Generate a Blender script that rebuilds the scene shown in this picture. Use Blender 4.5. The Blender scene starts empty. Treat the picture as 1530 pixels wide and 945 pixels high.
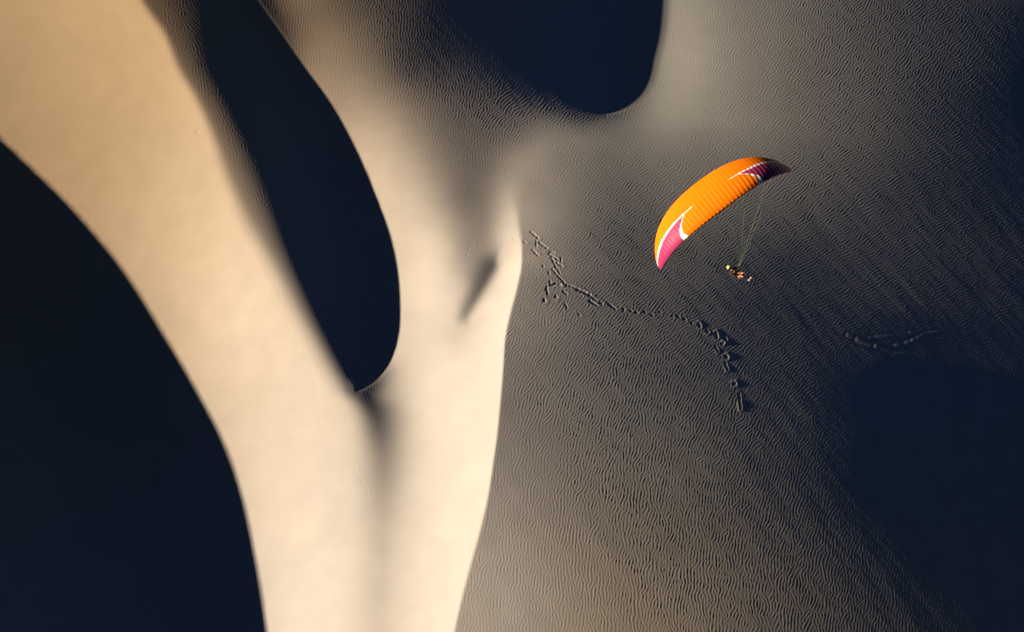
# Aerial view of wind-shaped sand dunes at low sun with a paraglider crossing them.
import bpy, bmesh, math
import numpy as np
from mathutils import Vector, Matrix, noise

scn = bpy.context.scene
# ---------------------------------------------------------------- camera, sky, sun, exposure
CAM_DIST = 280.0
CAM_TILT = math.radians(30)
cam_data = bpy.data.cameras.new("camera")
cam = bpy.data.objects.new("camera", cam_data)
scn.collection.objects.link(cam)
cam.location = (0, -CAM_DIST * math.sin(CAM_TILT), CAM_DIST * math.cos(CAM_TILT))
cam.rotation_euler = (CAM_TILT, 0, 0)
cam_data.sensor_width = 36.0
cam_data.sensor_fit = 'HORIZONTAL'
cam_data.lens = 36.0 * (12.0 * CAM_DIST) / 1530.0
cam_data.clip_start = 1.0
cam_data.clip_end = 20000.0
scn.camera = cam

SUN_ELEV = math.radians(13)
world = bpy.data.worlds.new("World")
scn.world = world
world.use_nodes = True
wn = world.node_tree.nodes; wl = world.node_tree.links
wn.clear()
w_out = wn.new("ShaderNodeOutputWorld"); w_bg = wn.new("ShaderNodeBackground"); w_sky = wn.new("ShaderNodeTexSky")
w_sky.sky_type = 'NISHITA'
w_sky.sun_disc = False
w_sky.sun_elevation = SUN_ELEV
w_sky.sun_rotation = math.radians(-90)      # the sun stands to the left of the view (-X)
w_sky.altitude = 900
w_sky.air_density = 0.085
w_sky.dust_density = 0.0
w_sky.ozone_density = 1.6
w_bg.inputs["Strength"].default_value = 0.05
wl.new(w_sky.outputs[0], w_bg.inputs[0]); wl.new(w_bg.outputs[0], w_out.inputs[0])

sun_data = bpy.data.lights.new("sun", 'SUN')
sun_data.energy = 5.0
sun_data.angle = math.radians(0.6)
sun_data.color = (1.0, 0.83, 0.61)
sun = bpy.data.objects.new("sun", sun_data)
scn.collection.objects.link(sun)
sun.location = (-200, 0, 60)
sun.rotation_euler = Vector((-math.cos(SUN_ELEV), 0, math.sin(SUN_ELEV))).to_track_quat('Z', 'Y').to_euler()

scn.view_settings.view_transform = 'Standard'
scn.view_settings.look = 'None'
scn.view_settings.gamma = 1.0
scn.view_settings.use_curve_mapping = False
scn.view_settings.exposure = 1.3
scn.render.engine = 'CYCLES'
scn.cycles.diffuse_bounces = 0
scn.cycles.max_bounces = 4

# ---------------------------------------------------------------- small helpers
def link(o, parent=None):
    scn.collection.objects.link(o)
    if parent is not None: o.parent = parent
    return o
def tag(o, label=None, cat=None, group=None, kind=None):
    if label: o['label'] = label
    if cat: o['category'] = cat
    if group: o['group'] = group
    if kind: o['kind'] = kind
    return o
def material(name, color, rough=.8, spec=.2, transl=0.0, vary=.0, scale=8):
    m = bpy.data.materials.new(name); m.use_nodes = True
    nt = m.node_tree; b = nt.nodes["Principled BSDF"]
    b.inputs["Base Color"].default_value = (*color, 1); b.inputs["Roughness"].default_value = rough
    b.inputs["Specular IOR Level"].default_value = spec
    if vary:
        tc = nt.nodes.new("ShaderNodeTexCoord"); n = nt.nodes.new("ShaderNodeTexNoise"); n.inputs["Scale"].default_value = scale
        n.inputs["Detail"].default_value = 5
        r = nt.nodes.new("ShaderNodeMapRange"); r.inputs[3].default_value = 1 - vary; r.inputs[4].default_value = 1 + vary
        mx = nt.nodes.new("ShaderNodeVectorMath"); mx.operation = 'SCALE'; mx.inputs[0].default_value = color
        nt.links.new(tc.outputs["Object"], n.inputs["Vector"]); nt.links.new(n.outputs[0], r.inputs[0]); nt.links.new(r.outputs[0], mx.inputs["Scale"])
        nt.links.new(mx.outputs[0], b.inputs["Base Color"])
    if transl:
        t = nt.nodes.new("ShaderNodeBsdfTranslucent"); t.inputs[0].default_value = (*color, 1)
        s = nt.nodes.new("ShaderNodeMixShader"); s.inputs[0].default_value = transl
        out = nt.nodes["Material Output"]
        nt.links.new(b.outputs[0], s.inputs[1]); nt.links.new(t.outputs[0], s.inputs[2]); nt.links.new(s.outputs[0], out.inputs[0])
    return m
# ---------------------------------------------------------------- terrain numbers
PXM = 12.0                 # survey stations per metre
CD = 280.0                 # distance of the lens from the middle of the view, metres
TILT = math.radians(30)    # lens tilt off straight down
SUN_EL = math.radians(13)
TE = math.tan(SUN_EL)
FPX = PXM * CD
CU, CV = 765.0, 472.5
CAMY, CAMZ = -CD * math.sin(TILT), CD * math.cos(TILT)
sT, cT = math.sin(TILT), math.cos(TILT)

def survey(x, y, z):
    """chart coordinates (the survey chart of the dunes) of a world point"""
    dy = y - CAMY; dz = z - CAMZ
    depth = dy * sT - dz * cT
    up = dy * cT + dz * sT
    return CU + FPX * x / depth, CV - FPX * up / depth

def spline(vs, us):
    vs = np.array(vs, float); us = np.array(us, float)
    n = len(vs); h = np.diff(vs); d = np.diff(us) / h
    A = np.zeros((n, n)); b = np.zeros(n)
    A[0, 0] = A[-1, -1] = 1; b[0] = d[0]; b[-1] = d[-1]
    for i in range(1, n - 1):       # slopes as weighted means (monotone, no overshoot)
        A[i, i] = 1
        w1, w2 = h[i], h[i - 1]
        b[i] = (w1 * d[i - 1] + w2 * d[i]) / (w1 + w2)
    m = b
    def f(v):
        v = np.asarray(v, float)
        k = np.clip(np.searchsorted(vs, v) - 1, 0, n - 2)
        hh = h[k]; t = (v - vs[k]) / hh; tc = np.clip(t, 0, 1)
        r = (us[k] * (2 * tc**3 - 3 * tc**2 + 1) + us[k + 1] * (3 * tc**2 - 2 * tc**3)
             + hh * m[k] * (tc**3 - 2 * tc**2 + tc) + hh * m[k + 1] * (tc**3 - tc**2))
        r = r + np.where(t < 0, t * hh * m[0], 0) + np.where(t > 1, (t - 1) * hh * m[-1], 0)
        return r
    return f

def flat_spline(p, lo=-1e9, hi=1e9):
    f = spline([a for a, b in p], [b for a, b in p])
    return lambda v: f(np.clip(v, lo, hi))

# crest and valley lines, (row, column)
edgeA = flat_spline([(-150, -420), (0, -215), (100, -100), (200, -5), (250, 47), (300, 98), (350, 142), (400, 182), (450, 215), (500, 245), (550, 275), (600, 303), (650, 329), (700, 349), (750, 364), (800, 375), (870, 388), (945, 399), (1100, 415)], -300, 1250)
edgeB = flat_spline([(-150, 290), (0, 298), (50, 302), (100, 312), (150, 337), (200, 362), (250, 385), (300, 404), (350, 421), (400, 440), (450, 462), (500, 486), (550, 512), (583, 531), (640, 560), (700, 572), (800, 572), (945, 565)], -150, 1100)
edgeC = flat_spline([(-150, 300), (-40, 355), (0, 384), (50, 420), (100, 455), (150, 492), (200, 521), (250, 545), (300, 565), (350, 583), (400, 594), (450, 598), (500, 596), (530, 588), (550, 577), (564, 563), (575, 547), (583, 531), (620, 480)], -120, 640)
edgeE = flat_spline([(-100, 880), (0, 860), (100, 835), (200, 785), (270, 770), (330, 774), (370, 779), (400, 778), (430, 772), (460, 764), (500, 755), (550, 751), (600, 747), (650, 742), (700, 735), (750, 727), (800, 715), (850, 701), (900, 688), (945, 678), (1100, 640)], -100, 1100)
edgeS = flat_spline([(-100, 640), (0, 690), (50, 735), (100, 790), (140, 830), (160, 868), (169, 905)], -100, 175)
edgeT = flat_spline([(-100, 1002), (0, 996), (50, 991), (90, 981), (120, 973), (140, 961), (153, 946), (163, 926), (169, 905), (175, 885)], -100, 175)

KLIN = 1.42; AMBL = 0.006
def lin(g):
    g = np.asarray(g, float) / 255
    return np.where(g < .04045, g / 12.92, ((g + .055) / 1.055) ** 2.4)

# light reaching the sand at survey stations: (column, row, tone). tone < 0 = degrees past grazing
P_LEFT = [(0,0,178),(100,50,186),(180,20,196),(0,100,165),(100,120,182),(-150,0,172),(-100,60,170),(60,200,170),(150,200,184),(230,180,196),(200,100,195),(300,150,215),(300,30,210),(330,230,218),
 (30,210,166),(150,320,180),(250,300,206),(310,290,218),(200,390,192),(300,400,222),(380,400,232),(245,470,194),(300,500,218),(380,500,234),(430,480,228),(300,580,204),(370,580,222),(430,580,228),(480,560,228),
 (355,680,212),(400,680,226),(450,680,228),(500,680,222),(375,780,214),(420,780,230),(470,780,232),(520,780,222),(395,900,214),(430,900,230),(480,900,235),(525,900,230),(420,1000,226),(520,1000,228)]
P_VAL = [(560,620,216),(560,680,220),(600,620,222),(600,700,226),(560,780,226),(600,780,226),(560,870,226),(610,870,230),(560,940,226),(610,940,230),(560,1010,224),(600,1010,226)]
P_LR = []
P_MID = [(395,0,40),(410,0,66),(425,40,70),(435,0,100),(480,0,98),(520,0,80),(560,0,64),(620,0,42),(690,0,-2),(470,80,128),(520,100,128),(560,100,106),(600,100,68),(650,100,50),(700,100,42),(750,100,20),(800,120,-1),(850,150,5),
 (510,150,150),(540,200,184),(580,200,170),(620,200,134),(660,200,98),(700,200,84),(740,200,82),(775,200,92),(760,160,62),(820,160,50),(820,185,95),(885,160,0),
 (575,280,204),(610,290,194),(650,300,162),(690,300,106),(715,300,104),(735,300,128),(755,300,164),(772,300,172),(730,250,100),(755,240,120),(780,240,132),(800,215,120),
 (600,380,210),(640,380,222),(668,370,195),(686,370,152),(710,360,128),(732,360,150),(748,360,200),(765,360,222),(776,340,205),(765,330,200),(700,335,122),(725,335,125),(745,330,165),
 (610,450,220),(650,450,230),(672,440,214),(690,415,178),(708,412,150),(745,420,228),(772,400,240),(684,500,205),(725,450,226),(750,450,238),(715,490,222),
 (610,500,208),(650,520,226),(690,530,228),(730,520,240),(600,550,212),(660,570,232),(720,580,240),(610,600,222),(640,600,228),(690,620,240),(735,620,242),(640,700,228),(690,700,240),(725,700,244),(640,800,234),(680,800,244),(700,830,245),(650,930,240),(670,940,244),(640,1010,240),(380,-60,90),(500,-60,80),(640,-60,30),(700,-60,-2)]
P_TOP = [(960,170,112),(985,150,134),(1000,100,144),(1010,50,148),(1010,0,142),(930,185,95),(890,185,82),(860,200,104),(840,230,112),(815,250,126),(900,230,100),(950,230,104),(1000,220,112),(1000,-60,126)]
P_RIGHT = [(795,300,136),(800,270,130),(790,340,140),(793,400,125),(785,450,115),(800,500,106),(850,300,112),(850,400,102),(850,500,94),(900,300,92),(900,400,85),(900,350,87),(950,300,84),(950,400,74),(1000,300,92),(1000,450,68),(1050,400,66),(1100,300,84),(1100,400,56),(1100,500,48),(1200,400,42),(1200,500,35),(1150,600,45),(1200,600,38),(1240,600,22),(1245,560,26),(1245,640,24),
 (1300,480,32),(1300,510,24),(1288,572,-.6),(1292,620,-.9),(1350,570,-1.5),(1400,560,-.4),(1450,620,-1),(1500,620,-.3),(1530,600,13),(1480,550,12),(1500,500,22),(1400,500,21),(1400,450,31),(1400,300,38),(1300,300,54),(1300,400,44),(1300,200,66),(1200,200,86),(1200,300,70),(1200,100,88),(1200,0,88),(1100,0,114),(1060,50,134),(1100,100,118),(1100,200,110),(1050,200,114),(1150,50,104),
 (1300,0,66),(1300,100,68),(1400,0,48),(1500,0,34),(1400,150,42),(1480,100,30),(1525,120,-1),(1520,200,16),(1450,250,32),(1500,350,28),(1500,430,28),(765,600,104),(850,600,96),(950,600,80),(1050,600,64),(760,700,118),(850,700,102),(950,700,88),(1050,700,74),(1150,700,50),(1230,700,30),(1300,700,-2),(1350,700,-3),(1450,700,-3),(1530,700,-3),
 (740,800,138),(850,800,116),(950,800,96),(1050,800,80),(1150,800,62),(1250,800,40),(1330,800,16),(1400,800,-2),(1500,800,-3),(720,930,152),(850,930,130),(950,930,110),(1050,930,94),(1150,930,74),(1250,930,56),(1350,930,36),(1440,930,14),(1520,930,-3),(700,1010,155),(900,1010,125),(1100,1010,90),(1300,1010,55),(1500,1010,10),(1590,0,20),(1590,300,15),(1590,700,-3)]
P_RIGHT = [(a, b, g * .96 if g > 0 and b > 260 else g) for a, b, g in P_RIGHT]

def ripple_amp(u, v):
    """ripple steepness in degrees by place"""
    a = RA(u, v)
    return np.clip(a, .3, 11)

def tps(pts, smooth=2e-4):
    P = np.array([(p[0], p[1]) for p in pts], float) / 300.; w = np.array([p[2] for p in pts], float)
    def k(r2): return .5 * r2 * np.log(r2 + 1e-12)
    n = len(P); D = ((P[:, None] - P[None]) ** 2).sum(-1)
    M = np.zeros((n + 3, n + 3)); M[:n, :n] = k(D) + smooth * np.eye(n); M[:n, n] = 1; M[:n, n + 1:] = P; M[n, :n] = 1; M[n + 1:, :n] = P.T
    c = np.linalg.solve(M, np.r_[w, 0, 0, 0])
    def f(u, v):
        u = np.asarray(u, float) / 300.; v = np.asarray(v, float) / 300.
        o = c[n] + c[n + 1] * u + c[n + 2] * v
        for i in range(n):
            o = o + c[i] * k((u - P[i, 0]) ** 2 + (v - P[i, 1]) ** 2)
        return o
    return f

P_AMP = [(0,0,1.4),(100,100,1.3),(200,300,.7),(250,100,1.4),(300,420,.7),(400,500,.6),(450,800,.5),(550,900,.5),(650,700,.4),(450,650,.6),(265,0,5),(295,60,5),(300,100,5),(345,190,4),(380,290,3),(420,380,1.4),(330,20,7),(460,30,4.5),(520,100,5),(560,200,3.2),(570,40,6.5),(620,100,7),(680,60,8),(720,120,8),(800,140,8),(650,200,6.5),(720,220,6),(770,190,6),(700,300,2.8),(640,280,2.6),(730,330,1.5),(600,350,.7),(640,450,.4),(760,350,.6),(590,620,2.4),(580,680,1.8),(575,780,1),(690,450,.5),(720,600,.35),(860,180,6),(880,240,5.5),(810,290,4.5),(850,330,6),(1000,60,4.5),(1050,60,5.5),(1000,160,5),(980,220,6),(1100,100,6.5),(1200,100,7.5),(1300,100,7.5),(1100,200,7),(1200,250,7.5),(900,350,8),(1000,350,8),(1100,400,8.5),(1300,400,8),(1450,300,7.5),(1450,100,7),(1450,500,8),(800,400,7.5),(780,500,8),(800,600,8.5),(900,500,8.5),(1000,550,9),(1150,600,9.5),(1250,600,9),(1250,750,9.5),(900,700,9),(760,750,8.5),(740,880,8.5),(850,850,9.5),(1000,850,9.5),(1150,850,9.5),(1350,850,9),(1500,900,9)]
RA = None

def blend_points(pts, near=55.0):
    P = np.array(pts, float)
    def f(u, v):
        u = np.asarray(u, float); v = np.asarray(v, float)
        n = np.zeros(np.broadcast(u, v).shape); d = np.zeros_like(n)
        for a, b, g in P:
            w = 1.0 / (((u - a) ** 2 + (v - b) ** 2) / near ** 2 + .15) ** 1.6
            n += w * g; d += w
        return n / d
    return f

def smoothstep(a, b, x):
    t = np.clip((x - a) / (b - a), 0, 1); return t * t * (3 - 2 * t)

def bilin(M, x0, y0, st, u, v):
    a = np.clip((u - x0) / st, 0, M.shape[1] - 1.001); b = np.clip((v - y0) / st, 0, M.shape[0] - 1.001)
    i = a.astype(int); j = b.astype(int); a = a - i; b = b - j
    return (M[j, i] * (1 - a) + M[j, i + 1] * a) * (1 - b) + (M[j + 1, i] * (1 - a) + M[j + 1, i + 1] * a) * b

stripW = flat_spline([(-100,110),(0,86),(50,56),(100,46),(150,42),(200,46),(250,52),(300,52),(350,46),(400,36),(450,32),(500,28),(583,26)], -80, 583)
stripT = flat_spline([(-100,100),(0,95),(50,100),(100,112),(150,118),(200,128),(250,138),(300,148),(350,160),(400,165),(500,150),(583,140)], -80, 583)
streakU = flat_spline([(545,572),(560,562),(572,553),(583,546),(620,561),(660,569),(720,573),(800,572),(945,566),(1050,564)], 545, 1050)
streakD = flat_spline([(536,0),(550,.34),(562,.62),(572,.80),(583,.88),(610,.74),(640,.58),(680,.42),(720,.33),(800,.20),(945,.13),(1050,.08)], 536, 1050)

def shape_left(m, u, v):
    # the narrow lee strip between the bright crest and the hollow
    d = u - edgeB(v); w = stripW(v); ts = np.sqrt(np.maximum(lin(stripT(v)) - AMBL, 0) / KLIN)
    sw = np.interp(v, [0, 150, 260, 350, 583], [7, 9, 14, 20, 22])
    k = smoothstep(-w - sw, -w + sw, d)
    inner = ts * np.clip(-d / w, 0, 1) ** .6
    g = 1 - smoothstep(583, 600, v)
    return m * (1 - k * g) + np.minimum(inner, m) * k * g

def shape_valley(m, u, v):
    d = u - streakU(v)
    wl = np.interp(v, [560, 600, 640, 720, 945], [20, 27, 32, 40, 40]); wr = np.interp(v, [560, 583, 620, 680, 800, 945], [30, 38, 36, 38, 38, 36])
    t = np.abs(d) / np.where(d < 0, wl, wr)
    g = np.where(d < 0, np.exp(-t**2 * 1.4), np.exp(-t**1.6 * 1.2))
    m = m * (1 - np.where(v > 537, streakD(v), 0) * g)
    # shallow basin east of the valley line, then the small scoop under the ridge
    m = m * (1 - .13 * np.exp(-((u - 582 - .05 * (v - 600)) / 34) ** 2 - ((v - 615) / np.where(v < 615, 38., 95.)) ** 2))
    ax, ay, bx, by = 735., 398., 693., 474.
    t = np.clip(((u - ax) * (bx - ax) + (v - ay) * (by - ay)) / ((bx - ax) ** 2 + (by - ay) ** 2), 0, 1)
    du, dv = u - ax - t * (bx - ax), v - ay - t * (by - ay)
    sd = du * .875 + dv * .484                    # positive towards the south-east
    wd = np.where(sd > 0, 10 - 2 * t, 20 - 9 * t)
    return m * (1 - (.62 - .16 * t) * np.exp(-(du * du + dv * dv) / wd ** 2))

def facing_map(st=3.0, u0=-200.0, v0=-140.0, nu=610, nv=410):
    global RA
    U = u0 + st * np.arange(nu); V = v0 + st * np.arange(nv); U, V = np.meshgrid(U, V)
    st2 = 3
    def field(pts):
        q = []
        for (a, b, g) in pts:
            q.append((a, b, math.sqrt(max(0., float(lin(g)) - AMBL) / KLIN) if g > 12 else min(g, 0) * .03))
        f = tps(q)
        Uc = np.clip(U[::st2, ::st2], -230, 1600); Vc = np.clip(V[::st2, ::st2], -75, 1010)
        return f(Uc, Vc)
    fl = field(P_LEFT + P_VAL); fm = field(P_MID + P_VAL + P_TOP + [p for p in P_LEFT if p[1] > 600 and p[0] > 440]); fr = field(P_RIGHT + P_TOP + [p for p in P_MID if p[0] > 740 and p[1] < 250])
    RAm = blend_points(P_AMP)(np.clip(U[::st2, ::st2], -100, 1600), np.clip(V[::st2, ::st2], -60, 1000))
    c0u, c0v, cs = u0, v0, st * st2
    up = lambda M: bilin(M, c0u, c0v, cs, U, V)
    fl, fm, fr = up(fl), up(fm), up(fr)
    RA = lambda u, v: bilin(RAm, c0u, c0v, cs, np.asarray(u, float), np.asarray(v, float))
    return fl, fm, fr

def build_base(zrow=None):
    fl, fm, fr = FACE
    xs = np.arange(-150, 131, 0.1); ys = np.arange(-82, 112, 0.25)
    z0 = np.zeros(len(ys)) if zrow is None else zrow
    z = z0.copy(); Z = np.zeros((len(ys), len(xs)))
    state = np.zeros(len(ys), int); rx = np.zeros(len(ys)); rz = np.zeros(len(ys)); W = np.zeros(len(ys)); 
    hm = np.full(len(ys), -1e9); off = np.zeros(len(ys))
    q = np.zeros(len(ys)); dx = xs[1] - xs[0]
    amp_now = np.zeros(len(ys)); aexit = np.zeros(len(ys))
    for k, x in enumerate(xs):
        Z[:, k] = z
        u, v = survey(x, ys, z)
        m1 = bilin(fl, -200, -140, 3., u, v); m2 = bilin(fm, -200, -140, 3., u, v); m3 = bilin(fr, -200, -140, 3., u, v)
        eb = edgeB(v); ec = edgeC(v); mid_l = np.where(v < 570, (eb + ec) / 2, eb)
        wb = smoothstep(-12, 12, u - mid_l) * (v > 560) + (v <= 560) * (u > mid_l)
        m = shape_left(m1, u, v) * (1 - wb) + m2 * wb
        m = shape_valley(m, u, v)
        bw = np.interp(v, [200, 270, 320, 360, 400], [35, 22, 7, 2, 1.0])
        we = smoothstep(-bw, bw, u - edgeE(v))
        m = m * (1 - we) + m3 * we
        nl = np.minimum(np.maximum(m, 0) ** 2, .64) * np.sqrt(1 + np.minimum(q * q, .25))
        a = np.arcsin(np.clip(nl, 0, .8))
        a = a + np.where(m < 0, np.radians(np.clip(m / .03, -5, 0)), 0)
        a = np.where(u < edgeA(v) - 415, np.radians(20), a)
        p = np.tan(a - SUN_EL)
        # entering a lee hollow
        w1 = edgeA(v) - 420
        for s, (b_, c_) in enumerate([(edgeA(v) - 420, edgeA(v)), (eb, ec), (edgeS(v), edgeT(v))], 1):
            ok = (c_ - b_ > 3) & (u >= b_) & (u < c_ - 1) & (state == 0)
            if s == 2: ok &= (v < 583)
            if s == 3: ok &= (v < 169)
            state = np.where(ok, s, state); rx = np.where(ok, x, rx); rz = np.where(ok, np.maximum(hm - TE * x, z), rz); off = np.where(ok, rz - z, off); W = np.where(ok, (c_ - b_) / PXM, W)
        zn = z + p * dx
        ins = state > 0
        if ins.any():
            ray = rz - TE * (x + dx - rx)
            ur, vr = survey(x + dx, ys, ray)
            b_ = np.select([state == 1, state == 2, state == 3], [edgeA(vr) - 420, edgeB(vr), edgeS(vr)], 0)
            c_ = np.select([state == 1, state == 2, state == 3], [edgeA(vr), edgeC(vr), edgeT(vr)], 0)
            lim = np.select([state == 2, state == 3], [583, 169], 1e9)
            # position along the hollow measured in metres so it is continuous
            wd = np.maximum(c_ - ur, 0) / PXM + (x + dx - rx)
            t = np.clip((x + dx - rx) / np.maximum(wd, .1), 0, 1)
            out = (ur >= c_) | (vr > lim)
            aa = np.select([state == 1, state == 2, state == 3], [.11, .12, .07], 0)
            bowl = aa * (3 * t**2 - 2 * t**3 - t**4)
            zs = ray - wd * bowl - off * (1 - t) ** 2
            zn = np.where(ins, np.where(out, ray, zs), zn)
            state = np.where(ins & out, 0, state)
        same = (state[1:-1] == state[2:]) & (state[1:-1] == state[:-2])
        kap = np.interp(np.maximum(m, 0) ** 2, [.02, .08, .3], [.04, .12, .4])[1:-1]
        zn[1:-1] += kap * np.where(same & (state[1:-1] == 0), zn[2:] + zn[:-2] - 2 * zn[1:-1], 0)
        z = zn; hm = np.maximum(hm, np.where(state == 0, z + TE * (x + dx), -1e9))
        q = np.gradient(gauss1(z, 3), ys)
    return xs, ys, Z

def gauss1(a, s, axis=0):
    r = int(3 * s + 1); k = np.exp(-.5 * (np.arange(-r, r + 1) / s) ** 2); k /= k.sum()
    a = np.moveaxis(a, axis, -1)
    pad = np.concatenate([np.repeat(a[..., :1], r, -1), a, np.repeat(a[..., -1:], r, -1)], -1)
    o = sum(k[i] * pad[..., i:i + a.shape[-1]] for i in range(2 * r + 1))
    return np.moveaxis(o, -1, axis)

def base_terrain():
    global FACE
    FACE = facing_map()
    zr = None
    for it in range(3):
        xs, ys, Z = build_base(zr)
        sel = (xs > -60) & (xs < 60)
        cur = Z[:, sel].mean(1)
        prev = np.zeros(len(ys)) if zr is None else zr
        zr = prev - gauss1(cur, 24)
        zr = gauss1(zr, 6)
    xs, ys, Z = build_base(zr)
    return xs, ys, Z
# ---------------------------------------------------------------- ripples and footprints on the sand
def axis(lo, hi, step, far, grow=1.07):
    a = list(np.arange(lo, hi + 1e-6, step)); s = step
    while a[-1] < far: s *= grow; a.append(a[-1] + s)
    s = step; left = []
    p = lo
    while p > -far: s *= grow; p -= s; left.append(p)
    return np.array(left[::-1] + a), len(left), len(np.arange(lo, hi + 1e-6, step))

DX, DY = 0.088, 0.134
gx, gx0, gxn = axis(-70.5, 75, DX, 5000)
gy, gy0, gyn = axis(-46, 61, DY, 5000)

def ripple_fields(shape, cell, lam, thetas, sig_r, sig_t, seed):
    rng = np.random.default_rng(seed)
    ny, nx = shape
    F = np.fft.fft2(rng.standard_normal((ny, nx)))
    kx = np.fft.fftfreq(nx, cell[0])[None, :]; ky = np.fft.fftfreq(ny, cell[1])[:, None]
    kr = np.hypot(kx, ky); ka = np.arctan2(ky, kx)
    out = []
    for th in thetas:
        d = np.angle(np.exp(1j * (ka + math.radians(th))))
        W = np.exp(-.5 * ((kr - 1 / lam) / (sig_r / lam)) ** 2 - .5 * (d / math.radians(sig_t)) ** 2)
        f = np.fft.ifft2(F * W); f /= np.sqrt((np.abs(f) ** 2).mean())
        out.append(f.astype(np.complex64))
    return out

def soft_noise(shape, cell, lam_a, lam_b, ang, seed):
    """smooth noise stretched along an angle (degrees from +x, towards +y)"""
    rng = np.random.default_rng(seed); ny, nx = shape
    kx = np.fft.fftfreq(nx, cell[0])[None, :]; ky = np.fft.fftfreq(ny, cell[1])[:, None]
    c, s = math.cos(math.radians(ang)), math.sin(math.radians(ang))
    a = (kx * c + ky * s) * lam_a; b = (-kx * s + ky * c) * lam_b
    W = np.exp(-.5 * (a * a + b * b)) * (1 - np.exp(-2 * (a * a + b * b)))
    f = np.fft.ifft2(np.fft.fft2(rng.standard_normal((ny, nx))) * W).real
    return (f / f.std()).astype(np.float32)

# crest line lean (degrees to the right of straight up in the chart) and ripple spacing (metres)
P_LEAN = [(700,930,2),(900,900,0),(1100,900,4),(1300,900,8),(800,750,5),(1000,750,6),(1200,750,16),(800,600,20),(950,600,16),(1100,600,28),(1250,600,40),(800,480,28),(900,450,36),(1000,420,42),(1100,450,46),(1200,450,55),(1350,450,58),(1500,450,60),
 (820,350,34),(900,330,42),(1000,300,45),(1150,330,50),(1300,300,55),(1450,250,50),(1000,200,35),(1200,150,40),(1400,100,35),(1050,50,15),(1200,30,22),(900,220,35),(800,250,20),(700,250,4),(600,200,2),(500,80,0),(700,80,-12),(780,150,35),(450,20,5),(300,60,-35),(360,250,-25),(200,100,30),(200,400,-30),(400,700,10),(600,800,5)]
P_LAM = [(700,900,.66),(900,850,.70),(1200,850,.66),(900,600,.62),(1100,550,.58),(850,380,.60),(1000,350,.58),(1200,400,.56),(1400,300,.54),(1200,100,.50),(1050,60,.44),(1450,60,.56),(600,200,.44),(700,100,.58),(800,120,.66),(500,80,.46),(300,80,.52),(380,300,.42),(200,200,.40),(500,700,.40),(800,260,.44)]

# footprints and slides: column, row, column, row, half width (chart steps), depth
TRACKS = [(794,347,804,356,1.9,1.0),(806,363,817,371,1.8,.9),(784,362,785,363,1.9,.9),(778,353,779,354,1.2,.6),(801,359,802,368,1.5,.8),(796,374,804,382,1.6,1.0),(822,376,828,378,1.8,.9),(820,379,835,389,1.4,.9),(838,386,839,390,1.8,.9),(824,385,831,400,1.4,.9),
 (831,393,840,398,1.6,.9),(811,396,812,399,1.5,.8),(825,402,838,417,1.2,.9),(833,402,837,410,1.2,.7),(820,406,821,412,1.3,.7),(838,417,847,428,1.4,1.0),(822,420,822,423,1.5,.8),(823,427,829,425,1.8,1.2),(829,425,838,426,1.8,1.2),(817,430,818,440,1.8,1.1),(813,448,814,451,2.4,1.3),(830,443,832,445,2.0,1.0),
 (842,436,847,440,1.5,.9),(847,425,862,432,1.4,1.0),(862,432,873,437,2.2,1.5),(873,437,881,441,2.2,1.5),(881,441,891,449,1.3,1.0),(880,450,891,456,1.9,1.3),(897,453,899,454,2.2,1.1),(910,455,919,462,1.8,1.0),(931,462,932,464,2.2,1.0),(845,454,847,462,1.5,.8),(865,470,867,472,1.5,.7),
 (941,464,943,465,1.7,.9),(951,467,953,468,1.7,.9),(962,466,964,467,1.7,.9),(973,470,975,471,1.7,.8),(985,466,987,467,1.5,.7),(1004,472,1005,473,1.7,.9),(1012,473,1014,475,1.7,.9),(1022,477,1024,478,1.8,1.0),(1033,483,1034,484,2.0,1.2),(1044,484,1046,488,2.6,1.6),(1055,495,1058,497,2.3,1.3),(1070,498,1071,505,2.6,1.8),
 (1083,507,1084,508,2.9,1.9),(1079,514,1081,513,2.4,1.5),(1068,517,1073,526,1.7,1.3),(1085,533,1086,534,3.1,2.0),(1083,542,1087,553,2.0,1.6),(1097,574,1098,574,3.0,2.0),(1104,588,1107,612,2.0,1.9)]
SCARS = [(1282,508,1310,517,3.2,1.7),(1310,517,1330,521,3.0,1.8),(1336,519,1346,516,3.0,2.0),(1352,514,1364,509,2.6,2.0),(1364,509,1380,501,2.4,1.5),(1268,501,1300,506,2.6,1.2),(1300,506,1334,503,2.4,1.2),(1360,497,1384,499,2.2,1.1),(1384,499,1402,496,2.0,1.0)]

def seg_dist(X, Y, s):
    ax, ay, bx, by = s[:4]
    dx, dy = bx - ax, by - ay; L = max(dx * dx + dy * dy, 1e-6)
    t = np.clip(((X - ax) * dx + (Y - ay) * dy) / L, 0, 1)
    return np.hypot(X - ax - t * dx, Y - ay - t * dy), ((X - ax) * dy - (Y - ay) * dx) / math.sqrt(L)

bxs, bys, BZ = base_terrain()

def sample(M, X, Y):
    i = np.clip((X - bxs[0]) / (bxs[1] - bxs[0]), 0, len(bxs) - 1.001); j = np.clip((Y - bys[0]) / (bys[1] - bys[0]), 0, len(bys) - 1.001)
    ii = i.astype(int); jj = j.astype(int); fi = i - ii; fj = j - jj
    return (M[jj, ii] * (1 - fi) + M[jj, ii + 1] * fi) * (1 - fj) + (M[jj + 1, ii] * (1 - fi) + M[jj + 1, ii + 1] * fi) * fj

GX, GY = np.meshgrid(gx, gy)
GZ = sample(gauss1(BZ, 1.6, 0), GX, GY)
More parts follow.
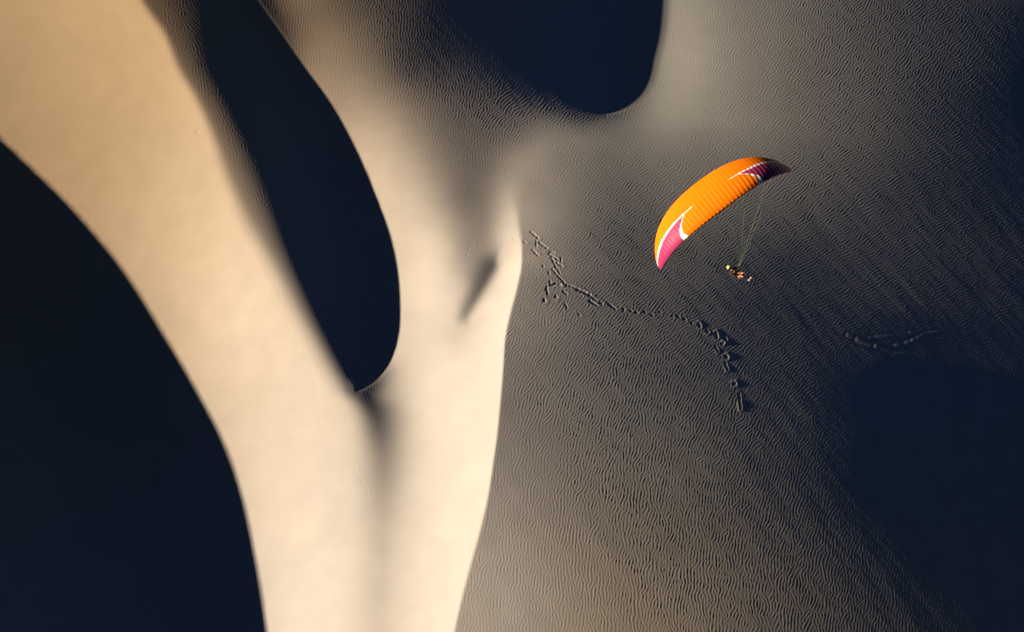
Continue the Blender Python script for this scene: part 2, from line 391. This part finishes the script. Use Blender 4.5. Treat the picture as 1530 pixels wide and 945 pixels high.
# beyond the surveyed ground the dunes roll on gently to the horizon
out_d = np.hypot(np.maximum(np.abs(GX) - 128, 0), np.maximum(np.abs(GY - 15) - 92, 0))
roll = 3.5 * np.sin(GX / 95. + .6 * np.sin(GY / 130.)) * np.cos(GY / 120. + .4) + 2.0 * np.sin(GX / 41. + GY / 57.) - 5
w_far = smoothstep(0, 120, out_d)
GZ = GZ * (1 - w_far) + roll * w_far
fs = (slice(gy0, gy0 + gyn), slice(gx0, gx0 + gxn))
FX, FY = GX[fs], GY[fs]
FZ = gauss1(gauss1(GZ[fs], 1.2, 0), .7, 1)
FU, FV = survey(FX, FY, FZ)
shape = FZ.shape; cell = (DX, DY)
coarse = (slice(None, None, 8), slice(None, None, 8))
def place_map(pts, sm=5e-3):
    """value by place from a few stations, computed coarsely and spread smoothly"""
    st = 12.0; U = np.arange(-120, 1660, st); V = np.arange(-120, 1080, st); U, V = np.meshgrid(U, V)
    M = blend_points(pts, 70.)(np.clip(U, -60, 1580), np.clip(V, -50, 990))
    return bilin(M, -120, -120, st, FU, FV).astype(np.float32)
lean = place_map(P_LEAN); lam = np.clip(.54 * place_map(P_LAM) + .01, .30, .42) + .0018 * np.maximum(np.abs(lean) - 6, 0) + .05 * (1 - smoothstep(100, 400, FV))
lam = np.clip(lam, .31, .48); R = np.clip(RA(FU, FV), .3, 9.5).astype(np.float32)
alpha = np.degrees(np.arctan(gauss1(np.gradient(FZ, DX, axis=1), 4, 1)) + SUN_EL)
R = np.minimum(R * np.where(R < 3, 1.0, .80), 2.8 + 1.2 * np.clip(alpha, 0, 9)).astype(np.float32)
wob = soft_noise(shape, cell, 2.2, 2.2, 0, 5)
lean = lean + 11 * wob
TH = list(range(-48, 85, 12))
LAMS = [.31, .37, .44, .52]
thn = np.clip((lean - TH[0]) / 12., 0, len(TH) - 1.001); ti = thn.astype(int); tf = thn - ti
ripple = np.zeros(shape, np.complex64)
for li, L in enumerate(LAMS):
    wl_ = np.clip(1 - np.abs(np.interp(lam, LAMS, [0, 1, 2, 3]) - li), 0, 1)
    fld = ripple_fields(shape, cell, L, TH, .14, 12, 11 + li)
    acc = np.zeros(shape, np.complex64)
    for k, f in enumerate(fld):
        w = np.where(ti == k, 1 - tf, 0) + np.where(ti + 1 == k, tf, 0)
        acc += f * w
    ripple += acc * wl_
mag = np.abs(ripple); ph = np.angle(ripple)
wv = np.tanh(mag * 1.5)
patch = soft_noise(shape, cell, 1.1, .7, -52, 9)
streak = soft_noise(shape, cell, 9., 1.3, -52, 21)
streak2 = soft_noise(shape, cell, 22., 4.5, -56, 22)
gainv = np.clip(1 + .26 * patch + .14 * streak, .3, 1.8)
rip_h = np.cos(ph) * wv * gainv * np.tan(np.radians(R * .95)) * lam / (2 * math.pi)
edge = np.minimum(np.minimum(FX - FX.min(), FX.max() - FX), np.minimum(FY - FY.min(), FY.max() - FY))
fade = smoothstep(0, 4, edge)
right = smoothstep(3.5, 7.5, np.clip(RA(FU, FV), .3, 9.5))
north = smoothstep(150, 420, FV)
und = (streak * .0004 + streak2 * .0014 * north) * right
# footprints
TU, TV = FU, FV
track_h = np.zeros(shape); calm = np.ones(shape); near = np.full(shape, 1e9, np.float32); owner = np.full(shape, -1)
for k, s in enumerate(TRACKS + SCARS):
    w = s[4] * (.84 if s[0] < 1030 else .74); m = 7 * w + 4
    u0_, u1_ = min(s[0], s[2]) - m, max(s[0], s[2]) + m; v0_, v1_ = min(s[1], s[3]) - m, max(s[1], s[3]) + m
    msk = (TU > u0_) & (TU < u1_) & (TV > v0_) & (TV < v1_)
    jj, ii = np.where(msk); sl = (slice(jj.min(), jj.max() + 1), slice(ii.min(), ii.max() + 1))
    d, sd = seg_dist(TU[sl], TV[sl], s)
    nz = .26 * np.sin(TU[sl] * .8 + TV[sl] * .45 + k) + .2 * np.cos(TV[sl] * .7 - TU[sl] * .5 + 2 * k)
    if s[0] > 1030: nz = nz * .35
    dd = d * (1 + nz)
    pit = (.24 * np.exp(-(d / (1.7 * w)) ** 2) - .20 * np.exp(-((d - 2.6 * w) / w) ** 2)) * (1 + .6 * nz) if k >= len(TRACKS) else -np.exp(-(dd / w) ** 2) * 1.0 + (.30 if s[0] < 1040 else .62) * (.62 + .38 * np.cos(np.arctan2(TV[sl] - (s[1] + s[3]) / 2, TU[sl] - (s[0] + s[2]) / 2) - .4 - .9 * math.sin(3.1 * k))) * np.exp(-((dd - 1.7 * w) / (.95 * w)) ** 2)
    track_h[sl] += pit * s[5] * (.040 if s[0] < 1030 else .024)
    calm[sl] *= 1 - .8 * np.exp(-(d / (2.2 * w)) ** 2)
    better = (d < 2.9 * w + 1) & (d / w < near[sl])
    owner[sl] = np.where(better, k, owner[sl]); near[sl] = np.where(better, d / w, near[sl])
CREASE = [(398,405),(420,440),(437,478),(446,520),(468,556),(474,600),(480,640),(520,690),(545,722),(553,765)]
wig = 2.2 * np.sin(FV * .16) + 1.4 * np.sin(FV * .41 + 1)
for a, b in zip(CREASE[:-1], CREASE[1:]):
    d, _ = seg_dist(FU + wig, FV, (*a, *b)); track_h -= .0055 * np.exp(-(d / 1.3) ** 2)
for a, b, w, h in ((295, 196, 3.2, -.02), (700, 372, 1.6, -.016), (711, 365, 1.4, .012), (698, 381, 1.3, -.014), (768, 358, 1.3, -.04), (716, 368, 1.2, -.012)):
    track_h += h * np.exp(-((FU - a) ** 2 + (FV - b) ** 2) / w ** 2)
FZ = FZ + (rip_h * calm + und) * fade + track_h
GZ[fs] = FZ

# ---------------------------------------------------------------- the sand sheet and its footprints as meshes
def sand_material():
    m = bpy.data.materials.new("sand"); m.use_nodes = True; nt = m.node_tree; nt.nodes.clear()
    N = nt.nodes.new; Lk = nt.links.new
    out = N("ShaderNodeOutputMaterial"); d = N("ShaderNodeBsdfDiffuse"); d.inputs["Roughness"].default_value = .3
    tc = N("ShaderNodeTexCoord"); sep = N("ShaderNodeSeparateXYZ"); Lk(tc.outputs["Object"], sep.inputs[0])
    big = N("ShaderNodeTexNoise"); big.inputs["Scale"].default_value = .035; big.inputs["Detail"].default_value = 4; Lk(tc.outputs["Object"], big.inputs["Vector"])
    # tan sand in the north-west, paled across the bright faces to paint in washed-out highlights, then buff sand on the eastern plain
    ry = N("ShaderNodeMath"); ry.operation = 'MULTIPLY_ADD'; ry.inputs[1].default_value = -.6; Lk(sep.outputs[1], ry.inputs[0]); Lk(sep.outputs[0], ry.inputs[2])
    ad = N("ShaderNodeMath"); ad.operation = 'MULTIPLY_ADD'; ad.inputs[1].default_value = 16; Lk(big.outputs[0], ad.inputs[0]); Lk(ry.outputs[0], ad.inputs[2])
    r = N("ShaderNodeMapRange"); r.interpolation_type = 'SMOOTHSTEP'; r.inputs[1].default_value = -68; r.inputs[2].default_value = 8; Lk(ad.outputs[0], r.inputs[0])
    m0 = N("ShaderNodeMix"); m0.data_type = 'RGBA'; m0.inputs[6].default_value = SAND_W; m0.inputs[7].default_value = SAND_HIGHLIGHT; Lk(r.outputs[0], m0.inputs[0])
    ad2 = N("ShaderNodeMath"); ad2.operation = 'MULTIPLY_ADD'; ad2.inputs[1].default_value = 8; Lk(big.outputs[0], ad2.inputs[0]); Lk(sep.outputs[0], ad2.inputs[2])
    r2 = N("ShaderNodeMapRange"); r2.interpolation_type = 'SMOOTHSTEP'; r2.inputs[1].default_value = 2; r2.inputs[2].default_value = 18; Lk(ad2.outputs[0], r2.inputs[0])
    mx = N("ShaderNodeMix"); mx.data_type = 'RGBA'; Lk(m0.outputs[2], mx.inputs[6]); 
    r3 = N("ShaderNodeMapRange"); r3.interpolation_type = 'SMOOTHSTEP'; r3.inputs[1].default_value = -44; r3.inputs[2].default_value = -4; Lk(sep.outputs[1], r3.inputs[0])
    m3 = N("ShaderNodeMix"); m3.data_type = 'RGBA'; m3.inputs[6].default_value = SAND_P; m3.inputs[7].default_value = SAND_N; Lk(r3.outputs[0], m3.inputs[0]); Lk(m3.outputs[2], mx.inputs[7]); Lk(r2.outputs[0], mx.inputs[0])
    g = N("ShaderNodeTexNoise"); g.inputs["Scale"].default_value = 9; g.inputs["Detail"].default_value = 6; g.inputs["Roughness"].default_value = .75; Lk(tc.outputs["Object"], g.inputs["Vector"])
    g2 = N("ShaderNodeTexNoise"); g2.inputs["Scale"].default_value = .35; g2.inputs["Detail"].default_value = 5; Lk(tc.outputs["Object"], g2.inputs["Vector"])
    a1 = N("ShaderNodeMapRange"); a1.inputs[1].default_value = .25; a1.inputs[2].default_value = .75; a1.inputs[3].default_value = .93; a1.inputs[4].default_value = 1.07; Lk(g.outputs[0], a1.inputs[0])
    a2 = N("ShaderNodeMapRange"); a2.inputs[1].default_value = .3; a2.inputs[2].default_value = .7; a2.inputs[3].default_value = .965; a2.inputs[4].default_value = 1.035; Lk(g2.outputs[0], a2.inputs[0])
    mu = N("ShaderNodeMath"); mu.operation = 'MULTIPLY'; Lk(a1.outputs[0], mu.inputs[0]); Lk(a2.outputs[0], mu.inputs[1])
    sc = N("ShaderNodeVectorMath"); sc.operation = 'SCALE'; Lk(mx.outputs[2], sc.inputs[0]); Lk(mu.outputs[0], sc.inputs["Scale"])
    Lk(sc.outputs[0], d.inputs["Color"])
    b = N("ShaderNodeBump"); b.inputs["Strength"].default_value = .12; b.inputs["Distance"].default_value = .03; Lk(g.outputs[0], b.inputs["Height"]); Lk(b.outputs[0], d.inputs["Normal"])
    Lk(d.outputs[0], out.inputs[0]); return m
SAND_W = (.49, .363, .235, 1); SAND_HIGHLIGHT = (.53, .497, .472, 1); SAND_P = (.50, .435, .355, 1); SAND_N = (.45, .44, .42, 1)
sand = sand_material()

nyt, nxt = GZ.shape
co = np.stack([GX, GY, GZ], -1).reshape(-1, 3).astype(np.float32)
zx = np.gradient(GZ, gx, axis=1); zy = np.gradient(GZ, gy, axis=0)
nrm = np.stack([-zx, -zy, np.ones_like(zx)], -1).reshape(-1, 3); nrm /= np.linalg.norm(nrm, axis=1)[:, None]
idx = np.arange(nyt * nxt, dtype=np.int32).reshape(nyt, nxt)
quads = np.stack([idx[:-1, :-1], idx[:-1, 1:], idx[1:, 1:], idx[1:, :-1]], -1)
own_full = np.full((nyt, nxt), -1); own_full[fs] = owner
fown = own_full[:-1, :-1]

def grid_mesh(name, q, parent=None, custom=True):
    q = q.reshape(-1, 4)
    used, inv = np.unique(q, return_inverse=True) if len(q) < 200000 else (None, None)
    if used is None:
        mask = np.zeros(len(co), bool); mask[q.ravel()] = True; used = np.where(mask)[0]
        mp = np.zeros(len(co), np.int32); mp[used] = np.arange(len(used)); inv = mp[q.ravel()]
    me = bpy.data.meshes.new(name)
    me.vertices.add(len(used)); me.vertices.foreach_set("co", co[used].ravel())
    me.loops.add(len(q) * 4); me.loops.foreach_set("vertex_index", inv.ravel().astype(np.int32))
    me.polygons.add(len(q)); me.polygons.foreach_set("loop_start", np.arange(0, len(q) * 4, 4, dtype=np.int32)); me.polygons.foreach_set("loop_total", np.full(len(q), 4, np.int32))
    me.polygons.foreach_set("use_smooth", np.ones(len(q), bool))
    me.update(calc_edges=True)
    me.materials.append(sand)
    if custom: me.normals_split_custom_set_from_vertices(nrm[used].astype(np.float32))
    return link(bpy.data.objects.new(name, me), parent)

import time; _t = time.time()
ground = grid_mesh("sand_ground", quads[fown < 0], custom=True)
tag(ground, "pale wind rippled dune sand filling the whole view", kind='structure')
print("ground mesh", round(time.time() - _t, 1), len(ground.data.polygons))
def empty(name, loc):
    o = bpy.data.objects.new(name, None); o.location = loc; o.empty_display_size = .5
    return link(o)
for (k0, k1, nm, part, lab, cat) in ((0, len(TRACKS), "footprint_trail", "footprint", "long broken trail of footprints and slides crossing the rippled slope right of the sharp crest", "footprints"),
                           (len(TRACKS), len(TRACKS) + len(SCARS), "sand_scar", "scuff", "curved scuffed ridges in the sand at the top of the dark hollow on the right", "scuff marks")):
    root = empty(nm, (0, 0, 0)); tag(root, lab, cat)
    root.location = (0, 0, 0)
    for k in range(k0, k1):
        q = quads[fown == k]
        if len(q): grid_mesh(part, q, root)
# ---------------------------------------------------------------- the paraglider
def sky_point(u, v, depth):
    a = (u - CU) / FPX; b = (CV - v) / FPX
    return Vector((depth * a, CAMY + depth * (sT + b * cT), CAMZ + depth * (-cT + b * sT)))
GD = 124.0
PSI = math.radians(31.5)
ROLL, PITCH = math.radians(-21), math.radians(-13)
wing_rot = Matrix.Rotation(PSI, 4, 'Z') @ Matrix.Rotation(ROLL, 4, 'Y') @ Matrix.Rotation(PITCH, 4, 'X')             # local +x = right tip of the wing in the view, local -y = flight direction
glider = empty("paraglider", sky_point(1086, 331, GD)); WING_R = Matrix.Rotation(PSI, 4, 'Z') @ Matrix.Rotation(ROLL, 4, 'Y') @ Matrix.Rotation(PITCH, 4, 'X'); glider.rotation_euler = WING_R.to_euler()
GLOC = glider.location.copy()
tag(glider, "orange paraglider wing with magenta tips and white swooshes flying over the dunes", "paraglider")
m_orange = material("ripstop_orange", (.98, .215, .002), .7, .08, .22, .04, 3)
m_white = material("ripstop_white", (.82, .82, .84), .5, .3, .1)
m_mag = material("ripstop_magenta", (.31, .028, .10), .5, .15, .0, .05, 3)
m_under = material("ripstop_under", (.70, .20, .02), .6, .2, .15)
m_green = material("line_green", (.12, .40, .24), .6, .3)
m_yellow = material("line_yellow", (.34, .34, .12), .6, .3)
m_black = material("webbing_black", (.015, .015, .018), .7, .3, 0, .2, 20)

NC, SUB, NCH = 44, 6, 84
PHI = math.radians(62); RAD = 5.35; RISE = 3.3    # arc: half angle, radius sideways, radius upwards
def wing_station(s):
    """centre of the arc, outward direction, chord and quarter-chord shift at span position s in -1..1"""
    a = s * PHI
    x = RAD * math.sin(a) / math.sin(PHI) * .838; z = RISE * .74 * (1 - abs(s) ** 2.5)
    nx, nz = RISE * .74 * 2.5 * abs(s) ** 1.5 * (1 if s > 0 else -1), RAD * .838 * PHI * math.cos(a) / math.sin(PHI)
    L = math.hypot(nx, nz)
    ch = 2.58 * (max(0, 1 - abs(s) ** 2.1) ** .72 * .67 + .33 * (1 - .52 * s * s))
    sweep = .34 * abs(s) ** 2.4
    return x, z, nx / L, nz / L, ch, sweep
def airfoil(c, ch, upper):
    t = .155
    th = t / .2 * (.2969 * math.sqrt(c) - .126 * c - .3516 * c * c + .2843 * c**3 - .1036 * c**4)
    camb = .035 * 4 * c * (1 - c)
    return ch * (camb + th if upper else camb - th * .55)
def wing_point(s, c, upper, bil):
    x, z, nx, nz, ch, sw = wing_station(s)
    h = airfoil(c, ch, upper)
    cell = (s * .5 + .5) * NC
    bulge = abs(math.sin(math.pi * cell)) ** .7 * .021 * (math.sin(math.pi * min(1, c * 1.3 + .12)) * .8 + .25) * (1 if upper else -1) * bil
    y = (c - .365) * ch + sw - 0.1 - (.03 * abs(math.sin(math.pi * cell)) if c < .02 else 0)
    h += bulge
    return Vector((x + nx * h, y, z + nz * h))
def wing_zone(s, c):
    """which cloth a spot of the upper skin is sewn from"""
    a = abs(s) - (.06 if s > 0 else 0)
    g = (lambda x: min(1, max(0, x)))
    cw = .49 + .05 * g((a - .2) / .8)          # swoosh line towards the tip
    if s > 0: cw += .20 * g((a - .42) / .5)
    hw = .0 + .068 * g((a - .19) / .76) ** .8
    if a > .19 and abs(c - cw) < hw: return 'white'
    ci = g((cw - c) / cw)                        # 0 at the swoosh, 1 at the leading edge
    ai = .29 + .17 * (1 - (1 - ci) ** 2.0) - .02 * ci ** 6
    wi = .004 + .030 * ci ** 1.6
    if c < cw and abs(a - ai) < wi: return 'white'
    if c < cw and a > ai: return 'mag'
    return 'orange'
def mesh_obj(name, verts, faces, mat, parent, smooth=True):
    me = bpy.data.meshes.new(name); me.from_pydata([tuple(v) for v in verts], [], faces); me.materials.append(mat)
    if smooth: me.polygons.foreach_set("use_smooth", [True] * len(me.polygons))
    me.update(); return link(bpy.data.objects.new(name, me), parent)
canopy_root = glider
ns = NC * SUB
S_ = [(-1 + 2 * i / ns) for i in range(ns + 1)]
C_ = [.5 * (1 - math.cos(math.pi * j / NCH)) for j in range(NCH + 1)]
up = [[wing_point(s, c, True, 1) for c in C_] for s in S_]
lo = [[wing_point(s, c, False, .6) for c in C_] for s in S_]
pieces = {}
for i in range(ns):
    for j in range(NCH):
        sm, cm = (S_[i] + S_[i + 1]) / 2, (C_[j] + C_[j + 1]) / 2
        zn_ = wing_zone(sm, cm)
        key = zn_ if zn_ == 'orange' else (zn_, sm > 0)
        pieces.setdefault(key, []).append((i, j))
def skin(name, cells, P, mat, flip=False, label=None):
    ids = {}; vs = []; fc = []
    for i, j in cells:
        q = []
        for a, b in ((i, j), (i + 1, j), (i + 1, j + 1), (i, j + 1)):
            if (a, b) not in ids: ids[(a, b)] = len(vs); vs.append(P[a][b])
            q.append(ids[(a, b)])
        fc.append(q[::-1] if flip else q)
    o = mesh_obj(name, vs, fc, mat, glider)
    if label: o['label'] = label
    return o
skin("canopy_top", pieces['orange'], up, m_orange)
for sd in (False, True):
    skin("tip_panel", pieces[('mag', sd)], up, m_mag, label="dark shaded magenta tip panel on the right" if sd else "sunlit magenta tip panel on the left")
    skin("swoosh_stripe", pieces[('white', sd)], up, m_white)
skin("canopy_underside", [(i, j) for i in range(ns) for j in range(NCH)], lo, m_under, True)
for e, i in ((-1, 0), (1, ns)):
    vs = up[i] + lo[i]; n = NCH + 1
    mesh_obj("wing_tip", vs, [(j, j + 1, n + j + 1, n + j) for j in range(NCH)], m_mag, glider)

def tube(name, pts, r, mat, parent, sides=6, closed=False):
    vs, fc = [], []
    n = len(pts)
    for k, p in enumerate(pts):
        d = (pts[min(k + 1, n - 1)] - pts[max(k - 1, 0)]).normalized()
        a = d.orthogonal().normalized(); b = d.cross(a)
        rr = r[k] if isinstance(r, (list, tuple)) else r
        for q in range(sides):
            an = 2 * math.pi * q / sides
            vs.append(p + (a * math.cos(an) + b * math.sin(an)) * rr)
    for k in range(n - 1):
        for q in range(sides):
            fc.append((k * sides + q, k * sides + (q + 1) % sides, (k + 1) * sides + (q + 1) % sides, (k + 1) * sides + q))
    fc.append(tuple(range(sides))[::-1]); fc.append(tuple(range((n - 1) * sides, n * sides)))
    return mesh_obj(name, vs, fc, mat, parent)

# pilot hangs below: hips in the wing's own coordinates
inv = (Matrix.Translation(GLOC) @ wing_rot).inverted()
HIP_W = sky_point(1104.5, 411.5, GD + 2.5)
hip = inv @ HIP_W
print("hip in wing coordinates", hip)
BODY_YAW = math.radians(-36)                     # heading of the pilot in the world, from +x
BODY_R = Matrix.Rotation(BODY_YAW, 4, 'Z') @ Matrix.Rotation(math.radians(-44), 4, 'Y')
body_m = Matrix.Translation(HIP_W) @ BODY_R @ Matrix.Scale(.88, 4)
def b2w(x, y, z): return inv @ (body_m @ Vector((x, y, z)))
for sd in (-1, 1):
    # the riser loop is on the pilot's side nearest that half of the wing
    side = 1 if sd > 0 else -1
    r0 = b2w(-.05, .21 * side, .12); r1 = b2w(.34, .22 * side, .62)
    tube("riser", [r0, (r0 + r1) / 2 + Vector((0, .01, 0)), r1], .022, m_black, glider, 4)
    for gi, sg in enumerate((.22, .50, .80)):
        for row, (cc, mat) in enumerate(((.12, m_green), (.58, m_yellow))):
            sp = [max(0.03, sg - .09), min(.97, sg + .07)]
            tops = [wing_point(sd * q, cc, False, 0) for q in sp]
            mid = (tops[0] + tops[1]) / 2
            node = r1.lerp(mid, .72)
            tube("suspension_line", [r1, node], .0038, mat, glider, 4)
            for t_ in tops: tube("suspension_line", [node, t_], .0026, mat, glider, 4)

# ---------------------------------------------------------------- the pilot
m_skin = material("skin", (.56, .30, .20), .5, .3)
m_jacket = material("jacket_black", (.02, .02, .022), .8, .2, 0, .2, 15)
m_trouser = material("trousers_red", (.50, .13, .09), .8, .2, 0, .15, 15)
m_shoe = material("shoes_pale", (.62, .38, .34), .6, .3)
m_helmet = material("helmet_lime", (.62, .64, .22), .25, .5)
m_visor = material("goggles", (.01, .01, .012), .1, .6)
m_harness = material("harness_black", (.018, .016, .016), .7, .3, 0, .2, 12)
m_red = material("harness_red", (.50, .06, .02), .7, .3)

def skinned(name, verts, edges, radii, mat, parent, root=0, sub=1):
    me = bpy.data.meshes.new(name); me.from_pydata([tuple(v) for v in verts], edges, [])
    o = link(bpy.data.objects.new(name, me))
    md = o.modifiers.new("skin", 'SKIN'); 
    for k, r in enumerate(radii):
        sv = me.skin_vertices[0].data[k]; sv.radius = (r, r) if not isinstance(r, tuple) else r; sv.use_root = (k == root)
    sb = o.modifiers.new("sub", 'SUBSURF'); sb.levels = sub; sb.render_levels = sub
    dg = bpy.context.evaluated_depsgraph_get(); ev = o.evaluated_get(dg)
    m2 = bpy.data.meshes.new_from_object(ev); bpy.data.objects.remove(o)
    m2.materials.clear(); m2.materials.append(mat); m2.name = name
    m2.polygons.foreach_set("use_smooth", [True] * len(m2.polygons))
    return link(bpy.data.objects.new(name, m2), parent)

pilot = empty("person", HIP_W); pilot.rotation_euler = BODY_R.to_euler(); pilot.scale = (.88, .88, .88)
tag(pilot, "paraglider pilot in lime helmet, black jacket and red shorts sitting back in the harness", "person")
V3 = Vector
J = dict(hip=V3((0,0,0)), waist=V3((-.10,0,.14)), chest=V3((-.25,0,.34)), neck=V3((-.37,0,.50)), chin=V3((-.40,0,.57)), head=V3((-.43,0,.66)), crown=V3((-.46,0,.74)))
verts, edges, radii = [], [], []
def add(p, r, par=None):
    verts.append(V3(p)); radii.append(r)
    if par is not None: edges.append((par, len(verts) - 1))
    return len(verts) - 1
h = add(J['hip'], (.15, .12)); w_ = add(J['waist'], (.14, .11), h); c_ = add(J['chest'], (.165, .12), w_); n_ = add(J['neck'], .055, c_); ch_ = add(J['chin'], .07, n_); hd = add(J['head'], .095, ch_); add(J['crown'], .06, hd)
# nose bridge so that the head has a front
add(J['head'] + V3((.10, 0, -.01)), .016, hd)
HANDS = {}
for sd in (-1, 1):
    k1 = add((.16, sd * .12, .03), .085, h); k2 = add((.43, sd * .13, .05), .062, k1); k3 = add((.56, sd * .11, -.14), .052, k2); k4 = add((.68, sd * .09, -.33), .036, k3); k5 = add((.77, sd * .09, -.34), .034, k4); add((.87, sd * .10, -.30), .026, k5)
    sh = add((-.30, sd * .17, .44), .065, c_); el = add((-.06, sd * .38, .42), .044, sh); wr = add((.18, sd * .31, .56), .028, el)
    pl = add((.24, sd * .30, .61), (.040, .020), wr)
    HANDS[sd] = V3((.24, sd * .30, .61))
    for f, (oy, ln) in enumerate(((-.030, .034), (-.010, .040), (.010, .038), (.030, .030))):
        a = add((.29, sd * .30 + oy, .65), .0095, pl); b = add((.30, sd * .30 + oy * .95, .65 + ln * .9), .0085, a); add((.27, sd * .30 + oy * .9, .66 + ln), .0078, b)
    t1 = add((.235, sd * .255, .635), .0105, pl); add((.245, sd * .262, .672), .0088, t1)
skinned("body", verts, edges, radii, m_skin, pilot)
def garment(name, nodes, conns, mat, root=0):
    return skinned(name, [V3(n[0]) for n in nodes], conns, [n[1] for n in nodes], mat, pilot, root)
jn = [((.0,0,.02),(.17,.14)), ((-.10,0,.14),(.165,.135)), ((-.25,0,.34),(.19,.145)), ((-.345,0,.47),(.09,.08))]
jc = [(0,1),(1,2),(2,3)]
for sd in (-1, 1):
    b = len(jn); jn += [((-.30, sd*.17, .44), .082), ((-.06, sd*.38, .42), .060), ((.165, sd*.315, .555), .042)]; jc += [(2, b), (b, b+1), (b+1, b+2)]
garment("jacket", jn, jc, m_jacket, 1)
tn = [((-.02,0,.0),(.165,.135))]; tcn = []
for sd in (-1, 1):
    b = len(tn); tn += [((.16, sd*.12, .03), .10), ((.43, sd*.13, .05), .082)]; tcn += [(0, b), (b, b+1)]
garment("shorts", tn, tcn, m_trouser)
for sd in (-1, 1):
    garment("shin_guard", [((.44, sd*.13, .03), .066), ((.56, sd*.11, -.14), .068), ((.66, sd*.095, -.30), .050)], [(0,1),(1,2)], m_jacket)
    garment("shoe", [((.675, sd*.09, -.34), .055), ((.77, sd*.09, -.34), .056), ((.88, sd*.10, -.30), .043)], [(0,1),(1,2)], m_shoe)
def ball(name, loc, sc, mat, parent, cut=None, seg=20, rot=None):
    bm = bmesh.new(); bmesh.ops.create_uvsphere(bm, u_segments=seg, v_segments=seg // 2, radius=1)
    if cut is not None: bmesh.ops.delete(bm, geom=[v for v in bm.verts if cut(v.co)], context='VERTS')
    for v in bm.verts: v.co = Vector((v.co.x * sc[0], v.co.y * sc[1], v.co.z * sc[2]))
    if rot is not None: bmesh.ops.rotate(bm, verts=bm.verts, matrix=rot)
    bmesh.ops.translate(bm, verts=bm.verts, vec=loc)
    me = bpy.data.meshes.new(name); bm.to_mesh(me); bm.free(); me.materials.append(mat)
    me.polygons.foreach_set("use_smooth", [True] * len(me.polygons))
    return link(bpy.data.objects.new(name, me), parent)
helmet = ball("helmet", J['head'] + V3((-.015, 0, .03)), (.158, .138, .148), m_helmet, pilot, cut=lambda c: c.z < -.45 or (c.x > .55 and c.z < .15))
ball("goggles", J['head'] + V3((.085, 0, .015)), (.03, .075, .03), m_visor, helmet)

harness = empty("harness", HIP_W); harness.rotation_euler = BODY_R.to_euler(); harness.scale = (.88, .88, .88)
tag(harness, "black padded paragliding harness with red trim carrying the pilot", "harness")
def pad(name, path, widths, thick, mat, parent):
    """a padded shell following a side-view path"""
    bm = bmesh.new(); rings = []
    for k, (p, w) in enumerate(zip(path, widths)):
        d = (path[min(k + 1, len(path) - 1)] - path[max(k - 1, 0)]).normalized(); n = Vector((-d.z, 0, d.x))
        ring = []
        for q in range(12):
            an = 2 * math.pi * q / 12; cx, sx = math.cos(an), math.sin(an)
            ex = abs(cx) ** .6 * (1 if cx > 0 else -1); es = abs(sx) ** .6 * (1 if sx > 0 else -1)
            ring.append(bm.verts.new(p + Vector((0, w * ex, 0)) + n * (thick[k] * es)))
        rings.append(ring)
    for a, b in zip(rings[:-1], rings[1:]):
        for q in range(12): bm.faces.new((a[q], a[(q + 1) % 12], b[(q + 1) % 12], b[q]))
    bm.faces.new(rings[0][::-1]); bm.faces.new(rings[-1])
    bmesh.ops.recalc_face_normals(bm, faces=bm.faces)
    me = bpy.data.meshes.new(name); bm.to_mesh(me); bm.free(); me.materials.append(mat)
    me.polygons.foreach_set("use_smooth", [True] * len(me.polygons))
    return link(bpy.data.objects.new(name, me), parent)
pad("seat", [V3((.34,0,-.10)), V3((.15,0,-.15)), V3((-.05,0,-.17)), V3((-.18,0,-.10))], [.17, .20, .21, .20], [.04, .06, .07, .08], m_harness, harness)
pad("back_protector", [V3((-.14,0,-.16)), V3((-.28,0,.02)), V3((-.42,0,.22)), V3((-.50,0,.36))], [.20, .22, .21, .15], [.09, .11, .10, .06], m_harness, harness)
pad("side_trim", [V3((.30,0,-.16)), V3((.05,0,-.235)), V3((-.14,0,-.24))], [.12, .15, .14], [.015, .02, .02], m_red, harness)
for sd in (-1, 1):
    tube("shoulder_strap", [V3((-.44, sd*.11, .40)), V3((-.36, sd*.11, .535)), V3((-.24, sd*.12, .50)), V3((-.13, sd*.15, .32)), V3((-.05, sd*.21, .12))], .022, m_harness, harness, 6)
    tube("brake_handle", [V3((.28, sd*.265, .68)), V3((.285, sd*.30, .69)), V3((.28, sd*.335, .68))], .012, m_red, harness, 6)
tube("chest_strap", [V3((-.12, -.16, .30)), V3((-.09, 0, .31)), V3((-.12, .16, .30))], .018, m_red, harness, 6)
